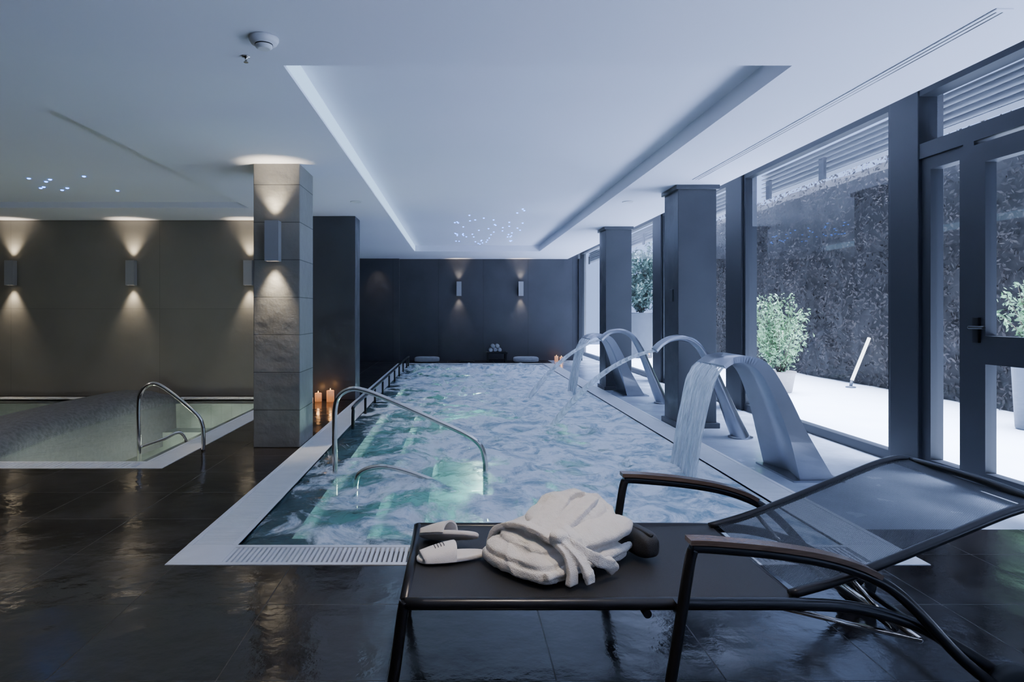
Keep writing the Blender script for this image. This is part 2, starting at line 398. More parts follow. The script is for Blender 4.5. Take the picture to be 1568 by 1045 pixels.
# door + sidelight
bm = bmesh.new()
box(bm, 3.75,3.9,3.72,5.3,2.54,2.66,0)
box(bm, 3.75,3.9,3.72,5.3,3.05,3.19,0); pane(bm, 3.82,3.72,5.3,2.66,3.05,1)
box(bm, 3.75,3.9,3.72,3.80,0,2.54,0)
box(bm, 3.75,3.9,4.74,4.84,0,2.54,0)
box(bm, 3.77,3.87,4.84,4.90,.0,2.54,0); box(bm, 3.77,3.87,5.20,5.3,0,2.54,0); box(bm, 3.77,3.87,4.90,5.2,0,.12,0); box(bm, 3.77,3.87,4.90,5.2,2.44,2.54,0)
pane(bm, 3.82,4.90,5.2,.12,2.44,1)
box(bm, 3.72,3.80,3.82,3.96,.03,2.5,0); box(bm, 3.72,3.80,4.6,4.74,.03,2.5,0)
box(bm, 3.72,3.80,3.96,4.6,.03,.16,0); box(bm, 3.72,3.80,3.96,4.6,2.36,2.5,0); box(bm, 3.72,3.80,3.96,4.6,.93,1.13,0)
pane(bm, 3.76,3.96,4.6,.16,.93,1); pane(bm, 3.76,3.96,4.6,1.13,2.36,1)
for i in range(6):
    mt = Matrix.Translation((4.04, 0, 2.80+i*.055)) @ Matrix.Rotation(.35, 4, 'Y'); box(bm, -.035,.035,3.72,5.6,-.004,.004,2, mat=mt)
box(bm, 3.700,3.72,4.64,4.69,1.08,1.26,3)
tube(bm, [(3.71,4.665,1.19),(3.66,4.665,1.19),(3.655,4.64,1.19),(3.655,4.53,1.19)], .011, 3, 10)
fin(bm, 'door_1', [M_frame, M_glass, M_slat, M_black], 0, merge=False)

# ------------------------------------------------------------------ pools
def gutter(name, x0,x1,y0,y1,w, step=.026):
    bm = bmesh.new()
    def strip(ax0,ax1,ay0,ay1,alongx):
        box(bm, ax0,ax1,ay0,ay1,-.05,-.022,1)
        if alongx:
            box(bm, ax0,ax1,ay0,ay0+.03,-.022,.004,0); box(bm, ax0,ax1,ay1-.03,ay1,-.022,.004,0)
            n = int((ax1-ax0)/step)
            for i in range(n):
                x = ax0+i*step; box(bm, x, x+step*.60, ay0+.03, ay1-.03, -.018, .0, 0)
        else:
            box(bm, ax0,ax0+.03,ay0,ay1,-.022,.004,0); box(bm, ax1-.03,ax1,ay0,ay1,-.022,.004,0)
            n = int((ay1-ay0)/step)
            for i in range(n):
                y = ay0+i*step; box(bm, ax0+.03, ax1-.03, y, y+step*.84, -.018, .0, 0)
    strip(x0+w, x1-w, y0, y0+w, True); strip(x0+w, x1-w, y1-w, y1, True)
    strip(x0, x0+w, y0+w, y1-w, False); strip(x1-w, x1, y0+w, y1-w, False)
    for cx in (x0, x1-w):
        for cy in (y0, y1-w):
            box(bm, cx, cx+w, cy, cy+w, -.05, .003, 0)
    return fin(bm, name, [M_gut, M_gutgap], 0, merge=False)
gutter('pool_gutter_grate', PX0,PX1,PY0,PY1,GW)
gutter('spa_gutter_grate', SX0,SX1,SY0,SY1,.24,.04)

def basin(name, x0,x1,y0,y1,depth, ledge, steps, mat):
    bm = bmesh.new()
    def rect(a,b,c,d,z,mi): 
        f = bm.faces.new([bm.verts.new(v) for v in [(a,c,z),(b,c,z),(b,d,z),(a,d,z)]]); f.material_index = mi
    def wallr(a,b,c,d,z0,z1,mi):
        for p,q in (((a,c),(b,c)),((b,c),(b,d)),((b,d),(a,d)),((a,d),(a,c))):
            f = bm.faces.new([bm.verts.new(v) for v in [(*p,z0),(*q,z0),(*q,z1),(*p,z1)]]); f.material_index = mi
    l = ledge
    zL = -.045
    wallr(x0,x1,y0,y1,zL,-.0,1)
    for r in ((x0,x1,y0,y0+l),(x0,x1,y1-l,y1),(x0,x0+l,y0+l,y1-l),(x1-l,x1,y0+l,y1-l)): rect(*r, zL, 1)
    a,b,c,d = x0+l,x1-l,y0+l,y1-l
    zt = zL
    for w, z in steps:
        wallr(a,b,c,d,z,zt,0)
        for r in ((a,b,c,c+w),(a,b,d-w,d),(a,a+w,c+w,d-w),(b-w,b,c+w,d-w)): rect(*r, z, 0)
        a,b,c,d = a+w,b-w,c+w,d-w; zt = z
    wallr(a,b,c,d,-depth,zt,0); rect(a,b,c,d,-depth,0)
    return fin(bm, name, [mat, M_ledge], 0, merge=False, normals=False)
px0,px1,py0,py1 = PX0+GW, PX1-GW, PY0+GW, PY1-GW
basin('pool_basin', px0,px1,py0,py1,1.1,.24,[(.35,-.28),(.35,-.55)],M_basin)
sx0,sx1,sy0,sy1 = SX0+.24, SX1-.24, SY0+.24, SY1-.24
basin('spa_basin', sx0,sx1,sy0,sy1,.8,.15,[(.35,-.4)],M_spabasin)

def water(name, x0,x1,y0,y1,res,z,mat,fn):
    nx = int((x1-x0)/res); ny = int((y1-y0)/res)
    vs = []; fs = []
    for j in range(ny+1):
        for i in range(nx+1):
            x = x0+(x1-x0)*i/nx; y = y0+(y1-y0)*j/ny
            vs.append((x, y, z+fn(x, y)))
    for j in range(ny):
        for i in range(nx):
            a = j*(nx+1)+i; fs.append((a, a+1, a+nx+2, a+nx+1))
    me = bpy.data.meshes.new(name); me.from_pydata(vs, [], fs)
    me.polygons.foreach_set('use_smooth', [True]*len(fs)); me.materials.append(mat)
    ob = bpy.data.objects.new(name, me); COL.objects.link(ob); return ob
splash = [(1.85,5.3,.5,.07),(1.9,10.4,.6,.07),(1.1,7.5,.4,.05),(1.0,9.6,.4,.05)]
def wf(x, y):
    e = min(1, (x-px0)/.3, (px1-x)/.15, (y-py0)/.4, (py1-y)/.2); e = max(0, e)
    a = .026 + .07*max(0, min(1, (y-13.0)/1.5))
    h = a*noise.noise(Vector((x*2.2, y*2.2, 0)))+.7*a*noise.noise(Vector((x*5.5, y*5.5, 3)))+.016*noise.noise(Vector((x*13,y*13,7)))
    for sx, sy, r, hh in splash:
        d2 = ((x-sx)**2+(y-sy)**2)/(r*r)
        if d2 < 6: h += hh*math.exp(-d2*1.6)*(.6+.6*noise.noise(Vector((x*11,y*11,1))))
    return h*e
M_water = watermat('bubbling_pool_water', (.60,.87,.90), (.97,.99,1.0), (.24,.38,.46), (.10,.25,.29), .40, .53, gx=.070, gy=.006, bias=-.03, scale=1.35, deep=.35, bumpd=.05)
water('pool_water', px0,px1,py0,py1,.035,-.012,M_water,wf)
M_water2 = watermat('still_spa_water', (.88,.95,.92), (.75,.85,.8), (.7,.8,.75), (.42,.47,.45), .74, .97, scale=1.2, deep=.4, bumpd=.01)
water('spa_water', sx0,sx1,sy0,sy1,.12,-.02,M_water2,lambda x,y: .006*noise.noise(Vector((x*3,y*3,0))))

bm = bmesh.new()
prof = [(-4.98,-.6),(-4.96,.03),(-4.90,.12),(-4.80,.17),(-4.65,.19),(-4.42,.19),(-4.27,.17),(-4.17,.12),(-4.10,.03),(-4.08,-.6)]
ysd = [sy0+.02+ (sy1-sy0-.04)*i/20 for i in range(21)]
rows = []
for i, y in enumerate(ysd):
    bow = .18*math.sin((y-sy0)/(sy1-sy0)*math.pi)
    k = min(1, .35+.65*min(i, 20-i)/2)
    rows.append([bm.verts.new((x-bow, y, z if z < 0 else z*k)) for x, z in prof])
for a, b in zip(rows, rows[1:]):
    for j in range(len(prof)-1):
        f = bm.faces.new([a[j],a[j+1],b[j+1],b[j]]); f.smooth = True
bm.faces.new(rows[0]); bm.faces.new(list(reversed(rows[-1])))
fin(bm, 'spa_divider', M_divider)

bm = bmesh.new()
Y = 5.3
tube(bm, [(-.99,Y,-.3),(-.99,Y,0),(-.995,Y,.35),(-.99,Y,.52),(-.955,Y,.62),(-.87,Y,.672),(-.77,Y,.665),(-.6,Y,.605),(-.2,Y,.43),(.08,Y,.30),(.19,Y,.21),(.225,Y,.10),(.23,Y,0),(.23,Y,-.4)], .021, 0, 14)
lathe(bm, [(.045,-.3),(.045,-.29),(.022,-.28)], -.99, Y, 0)
fin(bm, 'pool_handrail', M_chrome)
bm = bmesh.new()
Y = 5.12
tube(bm, [(-.80,Y,-.28),(-.79,Y,-.03),(-.74,Y,.05),(-.62,Y,.085),(-.5,Y,.075),(-.34,Y,.03),(-.18,Y,-.03),(-.05,Y,-.1)], .02, 0, 14)
fin(bm, 'pool_handrail', M_chrome)
bm = bmesh.new()
Y = 6.1
tube(bm, [(-2.97,Y,-.4),(-2.97,Y,0),(-2.975,Y,.42),(-2.95,Y,.55),(-2.87,Y,.625),(-2.77,Y,.61),(-2.6,Y,.49),(-2.43,Y,.34),(-2.38,Y,.25),(-2.37,Y,.16),(-2.37,Y,0.0)], .019, 0, 14)
tube(bm, [(-2.97,Y,.03),(-2.86,Y+.25,.06),(-2.78,Y+.45,.09),(-2.72,Y+.5,-.05)], .016, 0, 12)
fin(bm, 'spa_handrail', M_chrome)
bm = bmesh.new()
X = -1.18
tube(bm, [(X,7.4,-.03),(X,7.42,.17),(X,7.55,.22),(X,9,.22),(X,12,.22),(X,15.6,.22),(X,15.75,.17),(X,15.77,-.03)], .02, 0, 10)
for i in range(8):
    y = 8.4+i*.98
    tube(bm, [(X,y,.2),(X,y,-.04)], .016, 0, 8, k=1)
fin(bm, 'pool_grab_rail', M_black)

# ------------------------------------------------------------------ fountains
def blade_fountain(ya, yb):
    bm = bmesh.new()
    inner = cr([(2.05,0,.865),(2.14,0,.905),(2.25,0,.895),(2.35,0,.82),(2.44,0,.64),(2.53,0,.37),(2.62,0,.0)], 6)
    outer = cr([(2.045,0,.885),(2.13,0,.945),(2.27,0,.955),(2.42,0,.89),(2.56,0,.66),(2.70,0,.35),(2.90,0,.0)], 6)
    n = len(inner); ym = (ya+yb)/2; hw = (yb-ya)/2
    R = []
    for i in range(n):
        u = i/(n-1); h = hw*(1-.22*math.sin(math.pi*min(1, u*1.15)))
        a, b = inner[i], outer[i]
        R.append([bm.verts.new((a.x,ym-h,a.z)), bm.verts.new((b.x,ym-h*.92,b.z)), bm.verts.new((b.x,ym+h*.92,b.z)), bm.verts.new((a.x,ym+h,a.z)), bm.verts.new((a.x+.25*(b.x-a.x),ym,a.z+.25*(b.z-a.z)))])
    for a, b in zip(R, R[1:]):
        for q in ((0,1),(1,2),(2,3),(3,4),(4,0)):
            f = bm.faces.new([a[q[0]],a[q[1]],b[q[1]],b[q[0]]]); f.smooth = q in ((1,2),(3,4),(4,0))
    bm.faces.new(R[0]); bm.faces.new(list(reversed(R[-1])))
    box(bm, 2.56,2.95,ym-hw-.02,ym+hw+.02,0,.015)
    fo = fin(bm, 'waterfall_fountain', M_brushed)
    bm = bmesh.new(); rows = []
    for i in range(25):
        u = i/24; z = .875-.90*u; x = 2.045-.20*math.sqrt(u)*1.0-.02*u
        row = []
        for j in range(41):
            v = j/40; h = hw*(1-.10*u)
            xo = .012*noise.noise(Vector((v*14, u*1.5, ya)))*(.4+u)
            row.append(bm.verts.new((x+xo, ym-h+2*h*v, z)))
        rows.append(row)
    for a, b in zip(rows, rows[1:]):
        for j in range(40):
            f = bm.faces.new([a[j],a[j+1],b[j+1],b[j]]); f.smooth = True
    for s in range(15):
        v = (s+.5)/15+random.uniform(-.03,.03)
        pts = []
        for i in range(9):
            u = i/8; h = hw*(1-.1*u)
            pts.append((2.04-.2*math.sqrt(u)-.03*u+random.uniform(-.006,.006), ym-h+2*h*v+random.uniform(-.008,.008), .875-.89*u))
        tube(bm, pts, [.006,.012,.009,.014,.012], 0, 8, 3)
    w = fin(bm, 'fountain_water_sheet', M_fall, merge=False)
    w.parent = fo
blade_fountain(4.98, 5.58); blade_fountain(10.05, 10.7)
def tube_fountain(yy, jet):
    bm = bmesh.new()
    tube(bm, [(2.93,yy,.0),(2.86,yy,.16),(2.72,yy,.50),(2.60,yy,.78),(2.48,yy,.96),(2.34,yy,1.03),(2.2,yy,1.02),(2.1,yy,.965),(2.04,yy,.90)], [.085,.075,.055,.043,.036,.032,.032,.034,.036], 0, 16, 6, sy=1.5)
    lathe(bm, [(.12,0),(.12,.015),(.07,.03)], 2.93, yy, 0)
    fo = fin(bm, 'jet_fountain', M_brushed)
    bm = bmesh.new()
    P = []
    for i in range(10):
        u = i/9; P.append((2.04+(jet[0]-2.04)*u, yy+(jet[1]-yy)*u, .9-.25*u-.66*u*u))
    tube(bm, P, [.014,.022,.028,.034,.045], 0, 10, 3)
    w = fin(bm, 'fountain_jet_water', M_fall, merge=False); w.parent = fo
tube_fountain(6.75, (1.1,7.5)); tube_fountain(9.3, (1.05,9.7))

# ------------------------------------------------------------------ lights / fixtures
def spot(name, loc, target, energy, col, size=1.2, blend=.8, rad=.03, parent=None):
    l = bpy.data.lights.new(name, 'SPOT'); l.energy = energy; l.color = col; l.spot_size = size; l.spot_blend = blend; l.shadow_soft_size = rad
    o = bpy.data.objects.new(name, l); COL.objects.link(o); o.location = loc
    d = Vector(target)-Vector(loc); o.rotation_euler = d.to_track_quat('-Z', 'Y').to_euler()
    if parent: o.parent = parent
    return o
WARM = (1, .86, .64)
def sconce(x, yw, zc, e):
    bm = bmesh.new()
    h = .19
    box(bm, x-.045,x+.045,yw-.03,yw,zc-h*.7,zc+h*.7,0)
    a, b = yw-.13, yw-.03; t = .008
    box(bm, x-.065,x+.065,a,a+t,zc-h,zc+h,0); box(bm, x-.065,x+.065,b-t,b,zc-h,zc+h,0)
    box(bm, x-.065,x-.065+t,a+t,b-t,zc-h,zc+h,0); box(bm, x+.065-t,x+.065,a+t,b-t,zc-h,zc+h,0)
    box(bm, x-.055,x+.055,a+t,b-t,zc-.12,zc+.12,0)
    lathe(bm, [(.035,0),(.035,.006)], x, yw-.08, zc+.12, 1, 16); lathe(bm, [(.035,-.006),(.035,0)], x, yw-.08, zc-.12, 1, 16)
    o = fin(bm, 'wall_sconce', [M_sconce, M_lens], 0, merge=False)
    spot('sconce_up', (x,yw-.08,zc+h+.01), (x,yw-.02,CZ), e*.9, WARM, 1.3, 1, .03, o)
    spot('sconce_down', (x,yw-.08,zc-h-.01), (x,yw+.02,zc-1.0), e, WARM, 1.15, 1, .03, o)
sconce(-1.74, 6.25, 1.97, 58)
for x in (-8.7, -6.85, -5.0, -3.2): sconce(x, 10.1, 1.90, 48)
for x in (.05, 1.70): sconce(x, YB, 1.92, 26)
spot('wall_washer', (-2.1,17.0,2.68), (-2.1,17.4,1.5), 14, WARM, 1.2, 1)

bm = bmesh.new(); box(bm, R1[0]+.004, R1[0]+.02, R1[2]+.05, R1[3]-.05, CZ+.015, CZ+.125); fin(bm, 'cove_led_strip', M_led)

def star_field(name, pts, z, r):
    bm = bmesh.new()
    for x, y in pts:
        lathe(bm, [(r,0),(r,-.004),(r*.5,-.008)], x, y, z, 0, 8)
    return fin(bm, name, M_star, merge=False)
pts = []
rs = random.Random(3)
for i in range(55):
    y = rs.uniform(9.8, 15.0); pts.append((rs.uniform(-.08, 1.2), y))
star_field('ceiling_star_lights', pts, R1[4]-.002, .014)
lp = [(-6.05,8.08),(-4.80,7.32),(-5.03,7.89),(-4.72,7.5),(-4.60,7.38),(-4.95,7.82),(-4.71,7.89),(-4.12,7.21),(-4.19,8.06),(-6.0,8.3),(-4.85,8.02)]
star_field('ceiling_star_lights', lp, R2[4]-.002, .018)

bm = bmesh.new()
lathe(bm, [(.075,0),(.075,-.012),(.066,-.03),(.045,-.034),(.042,-.05),(.03,-.058)], -1.0, 3.38, CZ-.001, 0, 28)
lathe(bm, [(.046,-.034),(.046,-.040)], -1.0, 3.38, CZ, 1, 28)
fin(bm, 'smoke_detector', [M_white, M_black], merge=False)
bm = bmesh.new()
lathe(bm, [(.022,0),(.022,-.006),(.007,-.01),(.007,-.03),(.013,-.032),(.013,-.035)], -1.17, 3.62, CZ-.001, 0, 16)
fin(bm, 'ceiling_sprinkler', M_chrome)
for x, y in ((-1.3,8.4),(2.2,8.4),(.35,1.7),(1.2,2.6),(-3.0,2.0),(-5.4,3.6)):  # first pair in view; the rest are unseen fixtures added with the fill spots
    bm = bmesh.new(); lathe(bm, [(.075,0),(.075,-.006),(.06,-.008),(.055,-.003)], x, y, CZ-.001, 0, 28)
    fin(bm, 'seen_and_added_downlight', M_white)
bm = bmesh.new()
box(bm, 2.52,2.60,3.05,7.0,CZ-.006,CZ-.001,0)
for x in (2.538,2.568): box(bm, x,x+.008,3.08,6.97,CZ-.007,CZ-.005,1)
fin(bm, 'ceiling_slot_diffuser', [M_ceil, M_black], merge=False)

def candle(x, y, z0, h, r, e=1.2):
    bm = bmesh.new()
    lathe(bm, [(r,0),(r,h*.97),(r*.9,h),(r*.75,h-.012)], x, y, z0, 0, 20)
    tube(bm, [(x,y,z0+h-.012),(x,y,z0+h+.008)], .002, 1, 6, k=1)
    lathe(bm, [(.002,0),(.006,.008),(.005,.014),(.001,.026)], x, y, z0+h+.006, 2, 10)
    o = fin(bm, 'pillar_candle', [M_wax, M_black, M_flame], merge=False)
    l = bpy.data.lights.new('candle_glow', 'POINT'); l.energy = e; l.color = (1,.5,.18); l.shadow_soft_size = .02
    q = bpy.data.objects.new('candle_glow', l); COL.objects.link(q); q.location = (x, y, z0+h+.06); q.parent = o
candle(-2.02, 9.5, 0, .12, .05, .4); candle(-1.84, 9.48, 0, .16, .055, .4)
candle(-2.09, 9.30, 0, .08, .04, .2)
candle(2.60, 17.1, 0, .14, .05, .3); candle(2.74, 17.15, 0, .12, .05, .3)
bm = bmesh.new()
for x in (.80,1.26):
    for y in (16.85,17.2): box(bm, x-.02,x+.02,y-.02,y+.02,0,.22,0)
box(bm, .76,1.30,16.8,17.25,.22,.26,0); box(bm, .82,1.24,16.88,17.18,.06,.08,0)
fin(bm, 'low_towel_table', M_black, .004)
bm = bmesh.new()
for x, z in ((.87,.316),(.985,.316),(1.10,.316),(.93,.415),(1.045,.415)):
    mt = Matrix.Translation((x, 17.0, z)) @ Matrix.Rotation(math.pi/2, 4, 'X')
    lathe(bm, [(.03,-.15),(.052,-.14),(.055,0),(.052,.14),(.03,.15)], 0,0,0,0,16,mat=mt)
    lathe(bm, [(.02,-.156),(.035,-.15)], 0,0,0,0,12,mat=mt)
fin(bm, 'rolled_towels', M_grey, merge=False)
for x0, x1 in ((-1.1,-.45),(1.45,2.1)):
    bm = bmesh.new()
    superell(bm, ((x0+x1)/2, 16.85, .075), ((x1-x0)/2, .14, .075), .45, 0)
    superell(bm, ((x0+x1)/2, 16.85, .075), ((x1-x0)/2-.05, .148, .012), .4, 0)
    fin(bm, 'floor_cushion', M_grey)
bm = bmesh.new(); box(bm, .05,.45,16.75,16.95,0,.03,0); box(bm, .09,.41,16.78,16.92,.03,.045,0); fin(bm, 'pool_step_tray', M_black, .004)

# ------------------------------------------------------------------ sun lounger
bm = bmesh.new()
YN, YD = 2.125, 2.88
for y, s in ((YN, 1), (YD, -1)):
    tube(bm, [(-.17,y,.35),(.3,y,.35),(.8,y,.35),(1.12,y,.348),(1.30,y,.335),(1.48,y,.285),(1.64,y,.20),(1.78,y,.11)], .020, 0, 12, 5)
    tube(bm, [(-.17,y,.36),(-.18,y,.30),(-.20,y,.15),(-.225,y,.0)], .019, 0, 12, 4)
    lathe(bm, [(.024,0),(.024,.03),(.019,.035)], -.225, y, 0, 3, 14)
    ya = y-.045*s
    tube(bm, [(.655,ya,0),(.68,ya,.12),(.715,ya,.34),(.74,ya,.50),(.752,ya,.545)], .018, 0, 12, 4)
    lathe(bm, [(.024,0),(.024,.03),(.018,.035)], .655, ya, 0, 3, 14)
    box(bm, .70,.735, min(ya,y), max(ya,y), .33,.37,0)
    tube(bm, [(.745,ya,.548),(.80,ya,.548),(1.0,ya,.530),(1.16,ya,.505),(1.28,ya,.47),(1.38,ya,.42),(1.47,ya,.34),(1.6,ya,.20),(1.72,ya,.10)], .018, 0, 12, 5)
    ribbon(bm, [(.735,ya,.573),(.82,ya,.570),(1.0,ya,.553),(1.16,ya,.527),(1.27,ya,.495),(1.34,ya,.462)], (0,1,0), .055, .016, 2)
    mt = Matrix.Translation((1.78, y+.035*s*-1, .085)) @ Matrix.Rotation(math.pi/2, 4, 'X')
    lathe(bm, [(.03,-.022),(.07,-.022),(.085,-.014),(.085,.014),(.07,.022),(.03,.022)], 0,0,0,3,28,mat=mt)
    lathe(bm, [(.02,-.03),(.028,-.028),(.028,.028),(.02,.03)], 0,0,0,4,18,mat=mt)
    yb = y+.035*s
    tube(bm, [(1.10,yb,.365),(1.3,yb,.425),(1.6,yb,.545),(1.82,yb,.635),(1.92,yb,.66),(1.97,yb,.655)], .016, 0, 12, 5)
    tube(bm, [(1.02,y+.06*s,.325),(1.55,y+.06*s,.20)], .009, 4, 8, 1)
    tube(bm, [(1.30,yb,.42),(1.45,yb,.25)], .009, 4, 8, 1)
for x, z, r in ((-.17,.35,.02),(.62,.315,.014),(1.12,.34,.018)):
    tube(bm, [(x,YN,z),(x,YD,z)], r, 0, 12, 1)
tube(bm, [(1.78,YN,.085),(1.78,YD,.085)], .012, 0, 10, 1)
tube(bm, [(1.97,YN+.035,.655),(1.975,(YN+YD)/2,.665),(1.97,YD-.035,.655)], .016, 0, 12, 5)
tube(bm, [(1.45,YN+.035,.25),(1.45,YD-.035,.25)], .011, 0, 10, 1)
tube(bm, [(1.55,YN+.06,.20),(1.55,YD-.06,.20)], .011, 4, 10, 1)
def cloth(path, y0, y1, sag, mi, ny=14):
    P = cr(path, 6); top = []; 
    for p in P:
        top.append([bm.verts.new((p.x, y0+(y1-y0)*j/ny, p.z - sag*math.sin(math.pi*j/ny))) for j in range(ny+1)])
    for a, b in zip(top, top[1:]):
        for j in range(ny):
            f = bm.faces.new([a[j],a[j+1],b[j+1],b[j]]); f.material_index = mi; f.smooth = True
cloth([(-.165,0,.366),(.3,0,.358),(.8,0,.358),(1.11,0,.364)], YN+.012, YD-.012, .006, 1)
cloth([(-.165,0,.352),(.3,0,.344),(.8,0,.344),(1.11,0,.350)], YN+.012, YD-.012, .006, 1)
cloth([(1.13,0,.375),(1.3,0,.428),(1.6,0,.548),(1.82,0,.638),(1.965,0,.662)], YN+.045, YD-.045, .012, 5)
fin(bm, 'sun_lounger', [M_lframe, M_seat, M_arm, M_rubber, M_chrome, M_back], merge=False, normals=False)

# ------------------------------------------------------------------ bathrobe
def remeshed(bm, name, mat, voxel, disp, smooth=3):
    bmesh.ops.recalc_face_normals(bm, faces=bm.faces)
    me = bpy.data.meshes.new(name+'_raw'); bm.to_mesh(me); bm.free()
    tmp = bpy.data.objects.new(name+'_raw', me); COL.objects.link(tmp)
    r = tmp.modifiers.new('r', 'REMESH'); r.mode = 'VOXEL'; r.voxel_size = voxel
    s = tmp.modifiers.new('s', 'SMOOTH'); s.iterations = smooth; s.factor = .5
    dg = bpy.context.evaluated_depsgraph_get(); dg.update()
    me2 = bpy.data.meshes.new_from_object(tmp.evaluated_get(dg))
    bpy.data.objects.remove(tmp)
    nn = [v.normal.copy() for v in me2.vertices]
    for v, n in zip(me2.vertices, nn): v.co = disp(v.co.copy(), n)
    me2.polygons.foreach_set('use_smooth', [True]*len(me2.polygons))
    me2.materials.clear(); me2.materials.append(mat); me2.name = name
    ob = bpy.data.objects.new(name, me2); COL.objects.link(ob); return ob
bm = bmesh.new()
def RM(a, b, c, loc): return Matrix.Translation(loc) @ Matrix.Rotation(c, 4, 'Z') @ Matrix.Rotation(b, 4, 'Y') @ Matrix.Rotation(a, 4, 'X')
# folded terry layers, highest at the collar end
superell(bm, (0,0,0), (.285,.205,.032), .42, mat=RM(0,0,0,(0,0,.032)))
superell(bm, (0,0,0), (.280,.192,.030), .45, mat=RM(.02,-.07,.03,(.005,.0,.086)))
superell(bm, (0,0,0), (.245,.178,.032), .55, mat=RM(.02,-.14,-.03,(.03,.005,.132)))
superell(bm, (0,0,0), (.175,.140,.034), .7, mat=RM(.0,-.12,.1,(.10,.03,.178)))
# shoulder / collar roll over the far top end
tube(bm, [(.03,.155,.165),(.13,.15,.205),(.22,.09,.22),(.27,.0,.20),(.265,-.09,.155)], [.018,.030,.036,.032,.020], 0, 16, 6)
# lapels crossing down to the belt
ribbon(bm, [(-.16,-.04,.150),(-.06,.01,.178),(.05,.055,.212),(.14,.09,.238),(.21,.075,.240)], (-.45,1,.0), .095, .024)
ribbon(bm, [(-.16,-.09,.148),(-.04,-.08,.178),(.08,-.06,.212),(.18,-.03,.232),(.235,.005,.225)], (.15,1,.0), .075, .024)
# broad sleeve across the front with a turned cuff
superell(bm, (0,0,0), (.175,.058,.030), .6, mat=RM(.5,-.10,-.06,(.09,-.160,.142)))
ribbon(bm, [(-.065,-.215,.095),(-.075,-.170,.155),(-.075,-.12,.175)], (1,0,0), .050, .030)
tube(bm, [(.27,-.17,.05),(.10,-.205,.06),(-.08,-.21,.055),(-.25,-.19,.045)], [.016,.022,.022,.016], 0, 12, 5)
# belt wraps + knot + ends
ribbon(bm, [(-.165,-.240,.01),(-.165,-.240,.07),(-.165,-.20,.140),(-.16,-.08,.172),(-.155,.06,.170),(-.16,.17,.13),(-.165,.215,.06),(-.165,.215,.0)], (1,0,0), .046, .024)
ribbon(bm, [(-.155,-.17,.180),(-.10,-.245,.125),(-.04,-.270,.085),(.02,-.268,.055),(.05,-.262,.018)], (.7,-.2,.7), .044, .020)
ribbon(bm, [(-.155,-.17,.180),(-.13,-.25,.11),(-.115,-.280,.05),(-.112,-.288,.012)], (1,0,0), .044, .020)
superell(bm, (-.155,-.165,.180), (.036,.030,.024), .7, nu=20, nv=12)
def rdisp(p, n):
    q = Vector((p.x*3.2+p.y*3, p.y*10-p.x*6, p.z*6))
    f = 1-abs(noise.noise(q))*2.6
    a = .009*(f-.4)+.006*noise.noise(p*12)+.0035*noise.noise(p*27)+.001*noise.noise(p*80)
    if abs(p.x+.163) < .030: a *= .3
    r = p+n*a
    if r.z < .002: r.z = .002
    return r
robe = remeshed(bm, 'folded_bathrobe', M_robe, .0042, rdisp, 1)
robe.location = (.372, 2.475, .366); robe.rotation_euler = (0, 0, math.radians(38)); robe.scale = (.90, .90, .84)
bm = bmesh.new()
superell(bm, (.0,0,.05), (.10,.045,.05), .6); superell(bm, (.0,0,.095), (.09,.015,.010), .6)
bag = fin(bm, 'black_pouch', M_seat); bag.location = (.70,2.53,.366); bag.rotation_euler = (0,0,math.radians(110))

def slipper(name, L=.27):
    bm = bmesh.new()
    N = 40
    def outline(t):
        x = math.cos(t); y = math.sin(t)
        sx = math.copysign(abs(x)**.85, x)
        return (sx*L/2, math.copysign(abs(y)**.8, y)*(.046+.008*x))
    rings = []
    for z, s in ((0,.96),(.003,1),(.013,1),(.017,.97)):
        rings.append([bm.verts.new((outline(2*math.pi*j/N)[0]*s, outline(2*math.pi*j/N)[1]*s, z)) for j in range(N)])
    for a, b in zip(rings, rings[1:]):
        for j in range(N):
            f = bm.faces.new([a[j],a[(j+1)%N],b[(j+1)%N],b[j]]); f.smooth = True
    bm.faces.new(list(reversed(rings[0]))); bm.faces.new(rings[-1])
    rows = []
    for i in range(13):
        u = i/12; x = -.005+.115*u
        w = .056-.010*u*u; h = .060-.030*u**1.4
        row_o = []; row_i = []
        for j in range(17):
            a = math.pi*j/16; bow = .020*math.sin(a)*(u-.4)
            row_o.append(bm.verts.new((x+bow, w*math.cos(a), .006+h*math.sin(a)**.7)))
            row_i.append(bm.verts.new((x+bow, (w-.007)*math.cos(a), .006+(h-.007)*math.sin(a)**.7)))
        rows.append((row_o, row_i))
    for (ao, ai), (bo, bi) in zip(rows, rows[1:]):
        for j in range(16):
            f = bm.faces.new([ao[j],ao[j+1],bo[j+1],bo[j]]); f.smooth = True
            f = bm.faces.new([ai[j+1],ai[j],bi[j],bi[j+1]]); f.smooth = True
    for (o, i_) in (rows[0], rows[-1]):
        for j in range(16): bm.faces.new([o[j],o[j+1],i_[j+1],i_[j]])
    # printed stripes on the strap
    for k in range(4):
        o = rows[4+k][0]; s0 = [o[j].co.copy()+Vector((0,0,.0012)) for j in (6,7,8,9,10)]
        for a, b in zip(s0, s0[1:]):
            f = bm.faces.new([bm.verts.new(v) for v in (a, b, b+Vector((.0035,0,-.0008)), a+Vector((.0035,0,-.0008)))]); f.material_index = 1
    return fin(bm, name, [M_slip, M_slipin], merge=False)
s1 = slipper('slipper'); s1.location = (-.02,2.475,.366); s1.rotation_euler = (0,0,math.radians(194))
s2 = slipper('slipper'); s2.location = (-.035,2.61,.398); s2.rotation_euler = (math.radians(32),math.radians(10),math.radians(150))

